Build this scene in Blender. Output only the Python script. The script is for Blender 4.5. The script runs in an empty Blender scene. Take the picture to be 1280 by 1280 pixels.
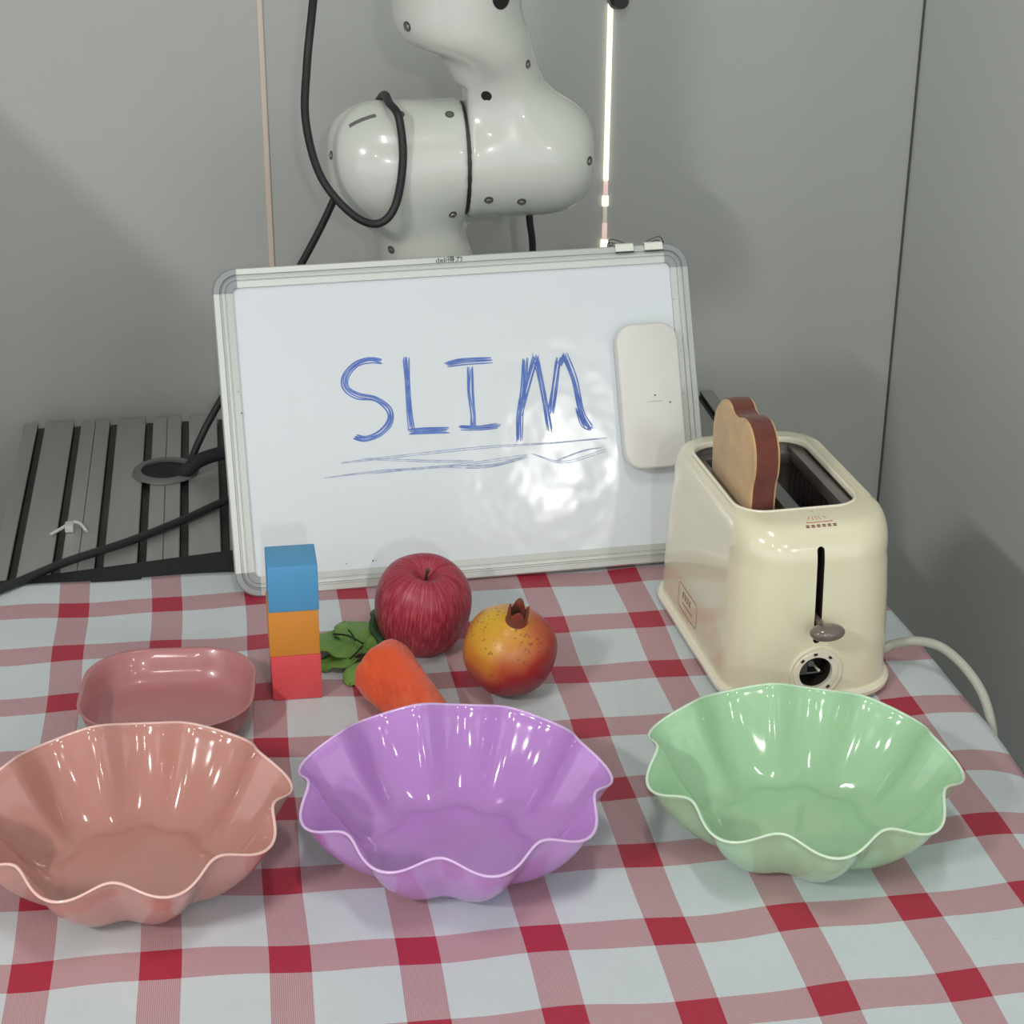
import bpy, bmesh, math, random
import numpy as np
from mathutils import Vector, Matrix, Euler
from mathutils.bvhtree import BVHTree
random.seed(7)
S = bpy.context.scene
C = S.collection
T = 0.75                       # height of the table top above the floor
PI = math.pi

# ------------------------------------------------------------------ camera
EYE = Vector((0.15716, -0.93700, 0.78759))       # measured from the table-top plane
RX = Vector((0.988205, -0.153001, 0.006438)); DN = Vector((-0.057146, -0.407448, -0.911439)); FW = Vector((0.142075, 0.900321, -0.411385))
cd = bpy.data.cameras.new('camera'); cam = bpy.data.objects.new('camera', cd); C.objects.link(cam)
m = Matrix((RX, -DN, -FW)).transposed().to_4x4(); m.translation = EYE + Vector((0, 0, T)); cam.matrix_world = m
cd.sensor_width = 36; cd.lens = 2353.44 * 36 / 1280; cd.clip_start = 0.02
S.camera = cam

# ------------------------------------------------------------------ light
w = bpy.data.worlds.new('world'); S.world = w; w.use_nodes = True
bg = w.node_tree.nodes['Background']; bg.inputs[0].default_value = (0.93, 0.97, 1.0, 1); bg.inputs[1].default_value = 0.62
S.view_settings.view_transform = 'Standard'; S.view_settings.look = 'None'; S.view_settings.gamma = 1
S.view_settings.use_curve_mapping = False; S.view_settings.exposure = 1.06
def lamp(name, x, y, z, lx, ly, power, col=(1, 0.985, 0.94), rot=(0, 0, 0)):
    l = bpy.data.lights.new(name, 'AREA'); l.shape = 'RECTANGLE'; l.size = lx; l.size_y = ly; l.energy = power; l.color = col
    o = bpy.data.objects.new(name, l); o.location = (x, y, z + T); o.rotation_euler = rot; C.objects.link(o); return o
CEIL = 1.95
TUBES = [(1.27, -2.76, 4), (-0.55, -2.7, 3), (-1.5, -1.5, 19), (0.2, -4.7, 26), (0.30, -0.30, 2.6), (2.6, -4.7, 10)]
WHERE = ['right of and behind the camera', 'above the left front of the table', 'furthest left, beyond the left partition', 'well behind the camera', 'straight above the front bowls', 'far behind the camera on the right']
for (x, y, p) in TUBES:
    if p: lamp('ceiling_tube_light', x, y, CEIL - 0.03, 0.09, 0.5, p * 1.3)

# ------------------------------------------------------------------ materials
def lin(c):
    return tuple(((v / 255 / 12.92) if v / 255 <= 0.04045 else ((v / 255 + 0.055) / 1.055) ** 2.4) for v in c) + (1,)
def mat(name, col, rough=0.5, metal=0, coat=0, spec=0.5, noise=None, bump=None, emit=0, sss=0, sheen=0):
    m = bpy.data.materials.new(name); m.use_nodes = True; nt = m.node_tree; b = nt.nodes['Principled BSDF']
    c = lin(col); b.inputs['Base Color'].default_value = c; b.inputs['Roughness'].default_value = rough
    b.inputs['Metallic'].default_value = metal; b.inputs['Coat Weight'].default_value = coat; b.inputs['Coat Roughness'].default_value = 0.06
    b.inputs['Specular IOR Level'].default_value = spec
    if sheen: b.inputs['Sheen Weight'].default_value = sheen
    if sss: b.inputs['Subsurface Weight'].default_value = sss; b.inputs['Subsurface Scale'].default_value = 0.004
    if emit: b.inputs['Emission Color'].default_value = c; b.inputs['Emission Strength'].default_value = emit
    tc = nt.nodes.new('ShaderNodeTexCoord')
    if noise:   # (scale, colour2, lo, hi, stretch)
        sc, c2, lo, hi, st = noise
        mp = nt.nodes.new('ShaderNodeMapping'); mp.inputs['Scale'].default_value = st
        n = nt.nodes.new('ShaderNodeTexNoise'); n.inputs['Scale'].default_value = sc; n.inputs['Detail'].default_value = 4
        r = nt.nodes.new('ShaderNodeValToRGB'); r.color_ramp.elements[0].position = lo; r.color_ramp.elements[1].position = hi
        r.color_ramp.elements[0].color = c; r.color_ramp.elements[1].color = lin(c2)
        nt.links.new(tc.outputs['Object'], mp.inputs[0]); nt.links.new(mp.outputs[0], n.inputs['Vector'])
        nt.links.new(n.outputs['Fac'], r.inputs[0]); nt.links.new(r.outputs[0], b.inputs['Base Color'])
    if bump:    # (scale, strength, distance, stretch)
        sc, s, d, st = bump
        mp = nt.nodes.new('ShaderNodeMapping'); mp.inputs['Scale'].default_value = st
        n = nt.nodes.new('ShaderNodeTexNoise'); n.inputs['Scale'].default_value = sc; n.inputs['Detail'].default_value = 3
        bu = nt.nodes.new('ShaderNodeBump'); bu.inputs['Strength'].default_value = s; bu.inputs['Distance'].default_value = d
        nt.links.new(tc.outputs['Object'], mp.inputs[0]); nt.links.new(mp.outputs[0], n.inputs['Vector'])
        nt.links.new(n.outputs['Fac'], bu.inputs['Height']); nt.links.new(bu.outputs[0], b.inputs['Normal'])
    return m
ONE = (1, 1, 1)
M = {
 'wall': mat('painted_panel', (190, 193, 189), 0.38, noise=(1.3, (184, 187, 183), .3, .7, ONE)),
 'wall_side': mat('painted_side_panel', (202, 205, 201), 0.38, noise=(1.3, (197, 200, 196), .3, .7, ONE)),  # same paint as the back wall, lightened to make the right wall brighter
 'seam': mat('dark_seam', (84, 86, 84), 0.7),
 'floor': mat('grey_floor', (120, 120, 118), 0.5, noise=(4, (108, 108, 106), .3, .7, ONE)),
 'ceiling': mat('white_ceiling', (205, 206, 204), 0.8),
 'trim_pink': mat('peach_strip', (226, 208, 194), 0.35),
 'led': mat('led_strip', (255, 253, 226), 0.4, emit=.62),  # glow stands in for outside light showing through the panel gap
 'led_pink': mat('led_strip_pink', (238, 208, 200), 0.4, emit=0.26),
 'led_dim': mat('led_strip_dim', (220, 212, 196), 0.4, emit=0.14),
 'robot': mat('robot_white', (213, 217, 209), 0.22, coat=.5, noise=(9, (207, 211, 204), .35, .7, ONE)),
 'robot_dark': mat('robot_joint', (45, 45, 44), 0.5),
 'screw': mat('screw_steel', (128, 129, 125), 0.4, metal=.5),
 'recess': mat('screw_recess', (88, 89, 86), 0.6),
 'hole': mat('hole_dark', (25, 25, 25), 0.8),
 'cable': mat('black_cable', (34, 36, 38), 0.5, bump=(600, .3, .001, ONE)),
 'cable2': mat('black_sleeve', (30, 30, 36), 0.75, bump=(400, .5, .002, ONE)),
 'alu': mat('anodised_aluminium', (172, 173, 169), 0.42, metal=.55, noise=(6, (160, 161, 157), .3, .7, (8, .6, 1))),
 'slot': mat('slot_black', (44, 46, 45), 0.5, metal=.3, noise=(30, (66, 68, 66), .4, .75, (1, .3, 1))),
 'rubber': mat('black_rubber', (24, 24, 28), 0.7),
 'frame': mat('board_frame', (196, 200, 196), 0.38, metal=.35),
 'corner': mat('board_corner', (150, 153, 156), 0.45),
 'board': mat('board_white', (222, 228, 232), 0.13, spec=.4, bump=(11, .5, .0035, ONE)),
 'ink': mat('marker_blue', (78, 110, 188), 0.5, noise=(70, (116, 146, 206), .42, .72, (1, 1, 1))),
 'ink_faint': mat('marker_faint', (140, 156, 196), 0.5, noise=(160, (190, 200, 216), .4, .65, (1, 1, 1))),
 'print': mat('dark_print', (60, 66, 64), 0.6),
 'eraser': mat('eraser_white', (224, 223, 217), 0.4, noise=(14, (216, 215, 210), .4, .7, ONE)),
 'felt': mat('eraser_side', (196, 204, 206), 0.7),
 'clip': mat('clip_white_metal', (240, 242, 232), 0.3, metal=.2),
 'wire': mat('clip_wire', (90, 90, 88), 0.3, metal=.9),
 'cream': mat('toaster_cream', (226, 220, 190), 0.16, coat=.6),
 'cream2': mat('toaster_rim', (236, 230, 208), 0.25, coat=.3),
 'well': mat('toaster_well', (150, 142, 140), 0.35, metal=.7),
 'tdark': mat('toaster_dark', (46, 40, 38), 0.5),
 'chrome': mat('toaster_rack', (128, 128, 130), 0.3, metal=.85),
 'knob': mat('lever_taupe', (112, 101, 93), 0.18, coat=.4),
 'warn': mat('warning_red', (196, 104, 88), 0.6),
 'warn_dark': mat('warning_text', (140, 72, 62), 0.6),
 'brown': mat('badge_brown', (130, 92, 72), 0.6),
 'crumb': mat('toast_crumb', (206, 172, 122), 0.95, noise=(45, (190, 156, 106), .35, .7, ONE), bump=(500, .5, .002, ONE), sheen=.3),
 'crust': mat('toast_crust', (112, 58, 46), 0.95, noise=(60, (96, 46, 38), .35, .7, ONE), bump=(500, .5, .002, ONE), sheen=.2),
 'cord': mat('cream_cord', (176, 178, 166), 0.5),
 'blue': mat('block_blue', (80, 150, 194), 0.5, bump=(120, .12, .001, ONE)),
 'orange': mat('block_orange', (210, 138, 52), 0.5, bump=(120, .12, .001, ONE)),
 'red': mat('block_red', (220, 80, 86), 0.5, bump=(120, .12, .001, ONE)),
 'bowl_pink': mat('bowl_pink', (192, 138, 128), 0.13, coat=.5, sss=.1),
 'bowl_purple': mat('bowl_purple', (188, 138, 206), 0.11, coat=.6, sss=.1),
 'bowl_green': mat('bowl_green', (168, 208, 168), 0.12, coat=.5, sss=.1),
 'bowl_pink_rim': mat('pink_rim', (236, 194, 184), .2, coat=.4, sss=.3), 'bowl_purple_rim': mat('purple_rim', (220, 186, 230), .2, coat=.4, sss=.3), 'bowl_green_rim': mat('green_rim', (206, 230, 204), .2, coat=.4, sss=.3),  # rims paler than their bowls: light caught by the edge, put into colour
 'tray': mat('tray_pink', (180, 120, 121), 0.30, coat=.3),
 'carrot': mat('carrot_orange', (222, 82, 40), 0.45, noise=(30, (242, 122, 78), .5, .8, (1.6, .5, 1)), bump=(38, .9, .006, (1.6, .5, 1)), sheen=.2),
 'leaf': mat('leaf_green', (126, 168, 76), 0.6, noise=(40, (100, 146, 62), .35, .7, ONE), bump=(150, .4, .002, ONE)),
 'leaf2': mat('leaf_dark_green', (56, 92, 54), 0.6, noise=(40, (36, 66, 34), .35, .7, ONE)),
 'vein': mat('vein_dark', (20, 36, 18), 0.7),
 'stem': mat('stem_brown', (96, 66, 52), 0.8, noise=(150, (60, 40, 34), .4, .7, ONE)),
 'tie': mat('white_nylon', (196, 198, 194), 0.5),
 'table': mat('table_top', (96, 92, 88), 0.6),
 'lamp_body': mat('lamp_body', (230, 230, 228), 0.5),
}

def nodes(name):
    m = bpy.data.materials.new(name); m.use_nodes = True; return m, m.node_tree, m.node_tree.nodes['Principled BSDF']
def mnode(nt, op, a, b=None, c=None):
    n = nt.nodes.new('ShaderNodeMath'); n.operation = op
    for i, v in enumerate((a, b, c)):
        if v is None: continue
        if isinstance(v, (int, float)): n.inputs[i].default_value = v
        else: nt.links.new(v, n.inputs[i])
    return n.outputs[0]
def mix(nt, f, a, b):
    n = nt.nodes.new('ShaderNodeMix'); n.data_type = 'RGBA'
    if isinstance(f, (int, float)): n.inputs[0].default_value = f
    else: nt.links.new(f, n.inputs[0])
    for i, v in ((6, a), (7, b)):
        if isinstance(v, tuple): n.inputs[i].default_value = v
        else: nt.links.new(v, n.inputs[i])
    return n.outputs[2]

# checked tablecloth: woven red stripes crossing red stripes on white
def cloth_material():
    m, nt, b = nodes('checked_cloth')
    uv = nt.nodes.new('ShaderNodeUVMap'); uv.uv_map = 'UVMap'
    sp = nt.nodes.new('ShaderNodeSeparateXYZ'); nt.links.new(uv.outputs[0], sp.inputs[0])
    def stripe(s, wd):
        f = mnode(nt, 'FRACT', mnode(nt, 'ADD', s, 100.5))
        d = mnode(nt, 'ABSOLUTE', mnode(nt, 'SUBTRACT', f, 0.5))
        return mnode(nt, 'LESS_THAN', d, wd / 2)
    su = stripe(sp.outputs[0], 0.325); sv = stripe(sp.outputs[1], 0.335)
    # weave threads
    def thread(s, k):
        return mnode(nt, 'MULTIPLY_ADD', mnode(nt, 'SINE', mnode(nt, 'MULTIPLY', s, k)), 0.5, 0.5)
    tu = thread(sp.outputs[0], 2 * PI * 62); tv = thread(sp.outputs[1], 2 * PI * 62)
    n = nt.nodes.new('ShaderNodeTexNoise'); n.inputs['Scale'].default_value = 2.5; n.inputs['Detail'].default_value = 5
    nt.links.new(uv.outputs[0], n.inputs['Vector'])
    white = mix(nt, n.outputs['Fac'], lin((196, 205, 206)), lin((206, 212, 216)))
    red = mix(nt, tv, lin((162, 40, 60)), lin((176, 54, 74)))
    pa = mix(nt, mnode(nt, 'MULTIPLY_ADD', tu, .24, .44), white, red)
    pb = mix(nt, mnode(nt, 'MULTIPLY_ADD', tv, .24, .44), white, red)
    one = mix(nt, su, white, pa)
    two = mix(nt, sv, one, pb)
    both = mnode(nt, 'MULTIPLY', su, sv)
    col = mix(nt, both, two, red)
    nt.links.new(col, b.inputs['Base Color'])
    b.inputs['Roughness'].default_value = 0.48; b.inputs['Specular IOR Level'].default_value = 0.4
    bu = nt.nodes.new('ShaderNodeBump'); bu.inputs['Strength'].default_value = .25; bu.inputs['Distance'].default_value = .0006
    nt.links.new(mnode(nt, 'MULTIPLY', tu, tv), bu.inputs['Height'])
    nt.links.new(bu.outputs[0], b.inputs['Normal'])
    return m
M['cloth'] = cloth_material()

def apple_material():
    m, nt, b = nodes('apple_skin')
    tc = nt.nodes.new('ShaderNodeTexCoord'); sp = nt.nodes.new('ShaderNodeSeparateXYZ'); nt.links.new(tc.outputs['Object'], sp.inputs[0])
    ang = mnode(nt, 'ARCTAN2', sp.outputs[1], sp.outputs[0])
    cb = nt.nodes.new('ShaderNodeCombineXYZ'); nt.links.new(mnode(nt, 'MULTIPLY', mnode(nt, 'ABSOLUTE', ang), 9), cb.inputs[0]); nt.links.new(mnode(nt, 'MULTIPLY', sp.outputs[2], 26), cb.inputs[1])
    n = nt.nodes.new('ShaderNodeTexNoise'); n.inputs['Scale'].default_value = 2.6; n.inputs['Detail'].default_value = 5; n.inputs['Roughness'].default_value = .65
    nt.links.new(cb.outputs[0], n.inputs['Vector'])
    r = nt.nodes.new('ShaderNodeValToRGB'); e = r.color_ramp.elements
    e[0].position = .34; e[0].color = lin((132, 36, 52)); e[1].position = .66; e[1].color = lin((188, 90, 98))
    x = e.new(.5); x.color = lin((158, 52, 68))
    nt.links.new(n.outputs['Fac'], r.inputs[0]); nt.links.new(r.outputs[0], b.inputs['Base Color'])
    b.inputs['Roughness'].default_value = .42; b.inputs['Specular IOR Level'].default_value = .35
    return m
M['apple'] = apple_material()

def pomegranate_material():
    m, nt, b = nodes('pomegranate_skin')
    tc = nt.nodes.new('ShaderNodeTexCoord')
    # yellow blush around one shoulder of the fruit
    mp = nt.nodes.new('ShaderNodeVectorMath'); mp.operation = 'DOT_PRODUCT'; mp.inputs[1].default_value = Vector((-0.52, -0.30, 0.80)).normalized()
    nt.links.new(tc.outputs['Object'], mp.inputs[0])
    n = nt.nodes.new('ShaderNodeTexNoise'); n.inputs['Scale'].default_value = 26; n.inputs['Detail'].default_value = 4; nt.links.new(tc.outputs['Object'], n.inputs['Vector'])
    f = mnode(nt, 'MULTIPLY_ADD', mp.outputs['Value'], 12.5, mnode(nt, 'MULTIPLY_ADD', n.outputs['Fac'], .5, .13))
    r = nt.nodes.new('ShaderNodeValToRGB'); e = r.color_ramp.elements
    e[0].position = .22; e[0].color = lin((136, 28, 44)); e[1].position = .93; e[1].color = lin((212, 178, 34))
    for p, c in ((.45, (164, 40, 40)), (.6, (186, 96, 56)), (.75, (202, 142, 48))):
        x = e.new(p); x.color = lin(c)
    nt.links.new(f, r.inputs[0])
    n2 = nt.nodes.new('ShaderNodeTexNoise'); n2.inputs['Scale'].default_value = 330; n2.inputs['Detail'].default_value = 2; nt.links.new(tc.outputs['Object'], n2.inputs['Vector'])
    spots = mnode(nt, 'GREATER_THAN', n2.outputs['Fac'], .60)
    n3 = nt.nodes.new('ShaderNodeTexNoise'); n3.inputs['Scale'].default_value = 45; nt.links.new(tc.outputs['Object'], n3.inputs['Vector'])
    sp2 = mnode(nt, 'MULTIPLY', spots, mnode(nt, 'GREATER_THAN', n3.outputs['Fac'], .5))
    nt.links.new(mix(nt, mnode(nt, 'MULTIPLY', sp2, .6), r.outputs[0], lin((120, 56, 36))), b.inputs['Base Color'])
    b.inputs['Roughness'].default_value = .36
    return m
M['pom'] = pomegranate_material()

# ------------------------------------------------------------------ mesh helpers
def obj(name, verts, faces, m=None, parent=None, smooth=None, mats=None):
    me = bpy.data.meshes.new(name); me.from_pydata([tuple(v) for v in verts], [], [tuple(f) for f in faces])
    return link(name, me, m, parent, smooth)
def link(name, me, m=None, parent=None, smooth=None):
    me.validate()
    o = bpy.data.objects.new(name, me); C.objects.link(o)
    if m is not None: me.materials.append(M[m] if isinstance(m, str) else m)
    if parent is not None: o.parent = parent
    if smooth is not None:
        me.polygons.foreach_set('use_smooth', [True] * len(me.polygons))
        if smooth < 180: me.set_sharp_from_angle(angle=math.radians(smooth))
    me.update(); return o
def fromv(name, bm, m=None, parent=None, smooth=None):
    bmesh.ops.recalc_face_normals(bm, faces=bm.faces)
    me = bpy.data.meshes.new(name); bm.to_mesh(me); bm.free(); return link(name, me, m, parent, smooth)
def empty(name, loc=(0, 0, 0), rot=(0, 0, 0)):
    o = bpy.data.objects.new(name, None); o.location = loc; o.rotation_euler = rot; o.empty_display_size = .05; C.objects.link(o); return o
def tag(o, label=None, cat=None, group=None, kind=None):
    if label: o['label'] = label
    if cat: o['category'] = cat
    if group: o['group'] = group
    if kind: o['kind'] = kind
    return o
def bmbox(bm, x0, x1, y0, y1, z0, z1, bev=0, seg=2):
    r = bmesh.ops.create_cube(bm, size=1)
    bmesh.ops.scale(bm, vec=(x1 - x0, y1 - y0, z1 - z0), verts=r['verts']); bmesh.ops.translate(bm, vec=((x0 + x1) / 2, (y0 + y1) / 2, (z0 + z1) / 2), verts=r['verts'])
    if bev:
        es = list({e for v in r['verts'] for e in v.link_edges})
        bmesh.ops.bevel(bm, geom=es, offset=bev, segments=seg, profile=.6, affect='EDGES')
def box(name, x0, x1, y0, y1, z0, z1, m, parent=None, bev=0, seg=2):
    bm = bmesh.new(); bmbox(bm, x0, x1, y0, y1, z0, z1, bev, seg); return fromv(name, bm, m, parent, 40 if bev else None)
def loft(rings, closed=True, cap0=True, cap1=True):
    V = []; F = []; n = len(rings[0])
    for r in rings: V += [tuple(p) for p in r]
    for i in range(len(rings) - 1):
        for j in range(n if closed else n - 1):
            k = (j + 1) % n; F.append((i * n + j, i * n + k, (i + 1) * n + k, (i + 1) * n + j))
    if closed and cap0: F.append(tuple(range(n - 1, -1, -1)))
    if closed and cap1: F.append(tuple((len(rings) - 1) * n + j for j in range(n)))
    return V, F
def catmull(P, n=8):
    P = [Vector(p) for p in P]; Q = [P[0] * 2 - P[1]] + P + [P[-1] * 2 - P[-2]]; out = []
    for i in range(1, len(Q) - 2):
        a, b, c, d = Q[i - 1:i + 3]
        for k in range(n):
            t = k / n; out.append(.5 * ((2 * b) + (c - a) * t + (2 * a - 5 * b + 4 * c - d) * t * t + (3 * b - a - 3 * c + d) * t ** 3))
    out.append(P[-1]); return out
def tube_vf(P, r, k=10):
    rings = []; up = Vector((0, 0, 1)); prev = None
    for i, p in enumerate(P):
        t = (P[min(i + 1, len(P) - 1)] - P[max(i - 1, 0)]).normalized()
        if prev is None: a = t.cross(up if abs(t.z) < .9 else Vector((1, 0, 0))).normalized()
        else: a = (prev - t * prev.dot(t)).normalized()
        prev = a; b = t.cross(a); rr = r[i] if isinstance(r, (list, tuple)) else r
        rings.append([p + (a * math.cos(2 * PI * j / k) + b * math.sin(2 * PI * j / k)) * rr for j in range(k)])
    return loft(rings)
def tube(name, P, r, m, parent=None, n=8, k=10, cm=True):
    pts = catmull(P, n) if cm else [Vector(p) for p in P]
    V, F = tube_vf(pts, r, k); return obj(name, V, F, m, parent, 60)
def rrect(a, b, r, z=0, k=8, cx=0, cy=0, e=6):
    P = []
    for (sx, sy, a0) in ((1, 1, 0), (-1, 1, 90), (-1, -1, 180), (1, -1, 270)):
        ox, oy = cx + sx * (a - r), cy + sy * (b - r)
        arc = [(ox + r * math.cos(math.radians(a0 + 90 * i / k)), oy + r * math.sin(math.radians(a0 + 90 * i / k)), z) for i in range(k + 1)]
        P += arc
    # add points along straight edges
    out = []; n = len(P)
    for i in range(n):
        out.append(P[i]); q = P[(i + 1) % n]
        if i % (k + 1) == k:
            for s in range(1, e): out.append(tuple(P[i][c] + (q[c] - P[i][c]) * s / e for c in range(3)))
    return out
def disc_vf(c, nrm, r, k=24, thick=0.001, r2=None):
    nrm = Vector(nrm).normalized(); a = nrm.orthogonal().normalized(); b = nrm.cross(a); c = Vector(c)
    r2 = r if r2 is None else r2
    R = [[c + (a * math.cos(2 * PI * j / k) + b * math.sin(2 * PI * j / k)) * rr + nrm * h for j in range(k)] for rr, h in ((r, 0), (r2, thick))]
    return loft(R)
def ring_obj(name, prof, m, parent=None, k=48, smooth=50, M4=None):
    """revolve closed profile [(r,z)] around z"""
    V = []; F = []; n = len(prof)
    for i in range(k):
        a = 2 * PI * i / k
        for r, z in prof:
            p = Vector((r * math.cos(a), r * math.sin(a), z)); V.append(M4 @ p if M4 else p)
    for i in range(k):
        for j in range(n):
            F.append((i * n + j, ((i + 1) % k) * n + j, ((i + 1) % k) * n + (j + 1) % n, i * n + (j + 1) % n))
    return obj(name, V, F, m, parent, smooth)
def merge(parts):
    V = []; F = []
    for v, f in parts:
        o = len(V); V += list(v); F += [tuple(i + o for i in x) for x in f]
    return V, F
def bvh_of(o):
    me = o.data; return BVHTree.FromPolygons([v.co.copy() for v in me.vertices], [tuple(p.vertices) for p in me.polygons])

def surface_nets(Fv, org, h):
    """iso-surface (Fv<0 inside) -> verts, quads"""
    nx, ny, nz = Fv.shape; s = Fv < 0
    acc = np.zeros((nx - 1, ny - 1, nz - 1, 3)); cnt = np.zeros((nx - 1, ny - 1, nz - 1))
    for ax in range(3):
        sl0 = [slice(None)] * 3; sl1 = [slice(None)] * 3; sl0[ax] = slice(0, -1); sl1[ax] = slice(1, None)
        a = Fv[tuple(sl0)]; b = Fv[tuple(sl1)]; cr = (a < 0) != (b < 0)
        t = np.where(cr, a / np.where(cr, a - b, 1), 0)
        o = [i for i in range(3) if i != ax]
        for d0 in (0, 1):
            for d1 in (0, 1):
                sl = [slice(None)] * 3
                sl[o[0]] = slice(d0, Fv.shape[o[0]] - 1 + d0); sl[o[1]] = slice(d1, Fv.shape[o[1]] - 1 + d1)
                c = cr[tuple(sl)]; tt = t[tuple(sl)]
                acc[..., ax] += np.where(c, tt, 0); acc[..., o[0]] += np.where(c, d0, 0); acc[..., o[1]] += np.where(c, d1, 0); cnt += c
    act = cnt > 0; idx = -np.ones(act.shape, int); idx[act] = np.arange(act.sum())
    g = np.stack(np.meshgrid(*[np.arange(n) for n in act.shape], indexing='ij'), -1)[act]
    V = (g + acc[act] / cnt[act][:, None]) * h + np.array(org)
    Q = []
    for ax in range(3):
        sl0 = [slice(None)] * 3; sl1 = [slice(None)] * 3; sl0[ax] = slice(0, -1); sl1[ax] = slice(1, None)
        a = s[tuple(sl0)]; b = s[tuple(sl1)]; cr = a != b
        o1, o2 = (ax + 1) % 3, (ax + 2) % 3
        P = np.argwhere(cr); P = P[(P[:, o1] > 0) & (P[:, o2] > 0) & (P[:, o1] < Fv.shape[o1] - 1) & (P[:, o2] < Fv.shape[o2] - 1)]
        e1 = np.eye(3, dtype=int)[o1]; e2 = np.eye(3, dtype=int)[o2]
        q = np.stack([idx[tuple((P - e1 - e2).T)], idx[tuple((P - e2).T)], idx[tuple(P.T)], idx[tuple((P - e1).T)]], 1)
        fl = ~a[tuple(P.T)]; q[fl] = q[fl][:, ::-1]; Q.append(q)
    return V, np.concatenate(Q)

# ------------------------------------------------------------------ the room
BX = 0.957; BY = 1.15; FX = -4.0; FY = -6.5; Z0 = -T; Z1 = 2.0
floor = tag(box('floor', FX, 4.0, FY, BY + .1, Z0 - .05, Z0, 'floor'), 'plain grey floor of the room below the table', kind='structure')
ceil = tag(box('ceiling', FX, 4.0, FY, BY + .1, Z1, Z1 + .05, 'ceiling'), 'plain white ceiling above the table', kind='structure')
wb = tag(box('wall_back', FX, BX, BY + .016, BY + .06, Z0, Z1, 'seam'), 'grey painted back wall of tall panels behind the robot arm', kind='structure')
edges = [FX, -0.75, 0.2075, 0.5925, BX]
for a, b in zip(edges[:-1], edges[1:]):
    box('panel', a + .0015, b - .0015, BY, BY + .016, Z0, Z1, 'wall', wb, .001, 1)
wr = tag(box('wall_right', BX, BX + .06, -.05, BY, Z0, Z1, 'wall_side'), 'grey painted right wall beside the table', kind='structure')
wl = tag(box('wall_left', -.51, -.47, .15, BY, Z0, .78, 'wall_side'), 'grey half-height partition left of the table', kind='structure')  # added out of view to shade the left wall and cloth
tag(box('trim_3', BX - .0022, BX + .002, BY - .0026, BY, Z0, Z1, 'seam'), 'thin dark seam where back and right walls meet', kind='structure')
t1 = tag(box('trim_1', 0.2045, 0.2105, BY - .003, BY, Z0, Z1, 'trim_pink', None, .001), 'thin pale peach strip between wall panels left of the robot', kind='structure')
t2 = tag(empty('trim_2', (0.5925, BY, 0)), 'thin glowing white strip between wall panels right of the robot', kind='structure')
def seg(nm, z0, z1, m, ww=.003):
    return box(nm, -ww, ww, -.004, 0, z0, z1, m, t2, .001)
seg('lit_segment', .246, Z1, 'led', .0028); tag(seg('lit_segment', .228, .246, 'led_pink', .0026), 'pinkish segment'); seg('lit_segment', .216, .228, 'led', .0036)
tag(seg('dim_segment', .196, .216, 'led_dim', .0024), 'dimmer grey-white segment'); tag(seg('lit_segment', .176, .196, 'led_pink', .0028), 'pinkish segment'); seg('lit_segment', .12, .176, 'led', .0040)

for i, (x, y, p) in enumerate(TUBES):
    l = tag(empty('ceiling_light', (x, y, Z1)), 'white ceiling light fitting ' + WHERE[i], 'light', 'ceiling light fittings')
    box('housing', -.07, .07, -.33, .33, -.02, 0, 'lamp_body', l, .004)

# ------------------------------------------------------------------ table and platform
tb = tag(empty('table', (0, 0, -T)), 'table hidden under the checked tablecloth, black band along its rear edge', 'table')
box('tabletop', -.42, .690, -.36, .672, T - .032, T - .004, 'table', tb, .003)
for x in (-.38, .66):
    for y in (-.3, .62): box('leg', x - .02, x + .02, y - .02, y + .02, 0, T - .032, 'table', tb, .002)
# black strip laid over the gap between table and platform
V = [(-.42, .6815, 0), (.725, .6815, 0), (.725, .745, 0), (.40, .742, 0), (.15, .735, 0), (-.066, .697, 0), (-.42, .6845, 0)]
F = [tuple(range(7)), tuple(range(13, 6, -1))] + [(i, i + 7, (i + 1) % 7 + 7, (i + 1) % 7) for i in range(7)]
band = obj('rear_band', [(x, y, T + (.0007)) for x, y, z in V] + [(x, y, T - .0012) for x, y, z in V], F, 'rubber', tb)
tag(band, 'black rubber band along the rear edge')

pl = tag(empty('platform', (0, 0, -T)), 'slotted aluminium profile platform behind the checked table, holding the robot arm', 'platform')
def profile_vf(x0, wd, y0, y1, z1, h):
    # extruded cross-section with two open T-slots, small centre score line
    sw = .0042; c1 = x0 + wd * .25; c2 = x0 + wd * .75; e = .00015
    top = [(x0 + e, z1 - .0008), (x0 + e + .0005, z1)]
    for c in (c1,):
        top += [(c - sw - .0008, z1), (c - sw, z1 - .0008), (c - sw, z1 - .012), (c + sw, z1 - .012), (c + sw, z1 - .0008), (c + sw + .0008, z1)]
    for c in (c2,):
        top += [(c - sw - .0008, z1), (c - sw, z1 - .0008), (c - sw, z1 - .012), (c + sw, z1 - .012), (c + sw, z1 - .0008), (c + sw + .0008, z1)]
    top += [(x0 + wd - e - .0005, z1), (x0 + wd - e, z1 - .0008)]
    sec = top + [(x0 + wd - e, z1 - h), (x0 + e, z1 - h)]
    n = len(sec); V = [(x, y0, z) for x, z in sec] + [(x, y1, z) for x, z in sec]
    F = [(i, (i + 1) % n, (i + 1) % n + n, i + n) for i in range(n)]
    # end caps built from strips so that concave caps stay valid
    for off in (0, n):
        cols = [0, 1, 2]
        F.append(tuple(off + i for i in ((list(range(n))) if off else list(range(n - 1, -1, -1)))))
    return V, F
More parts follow.
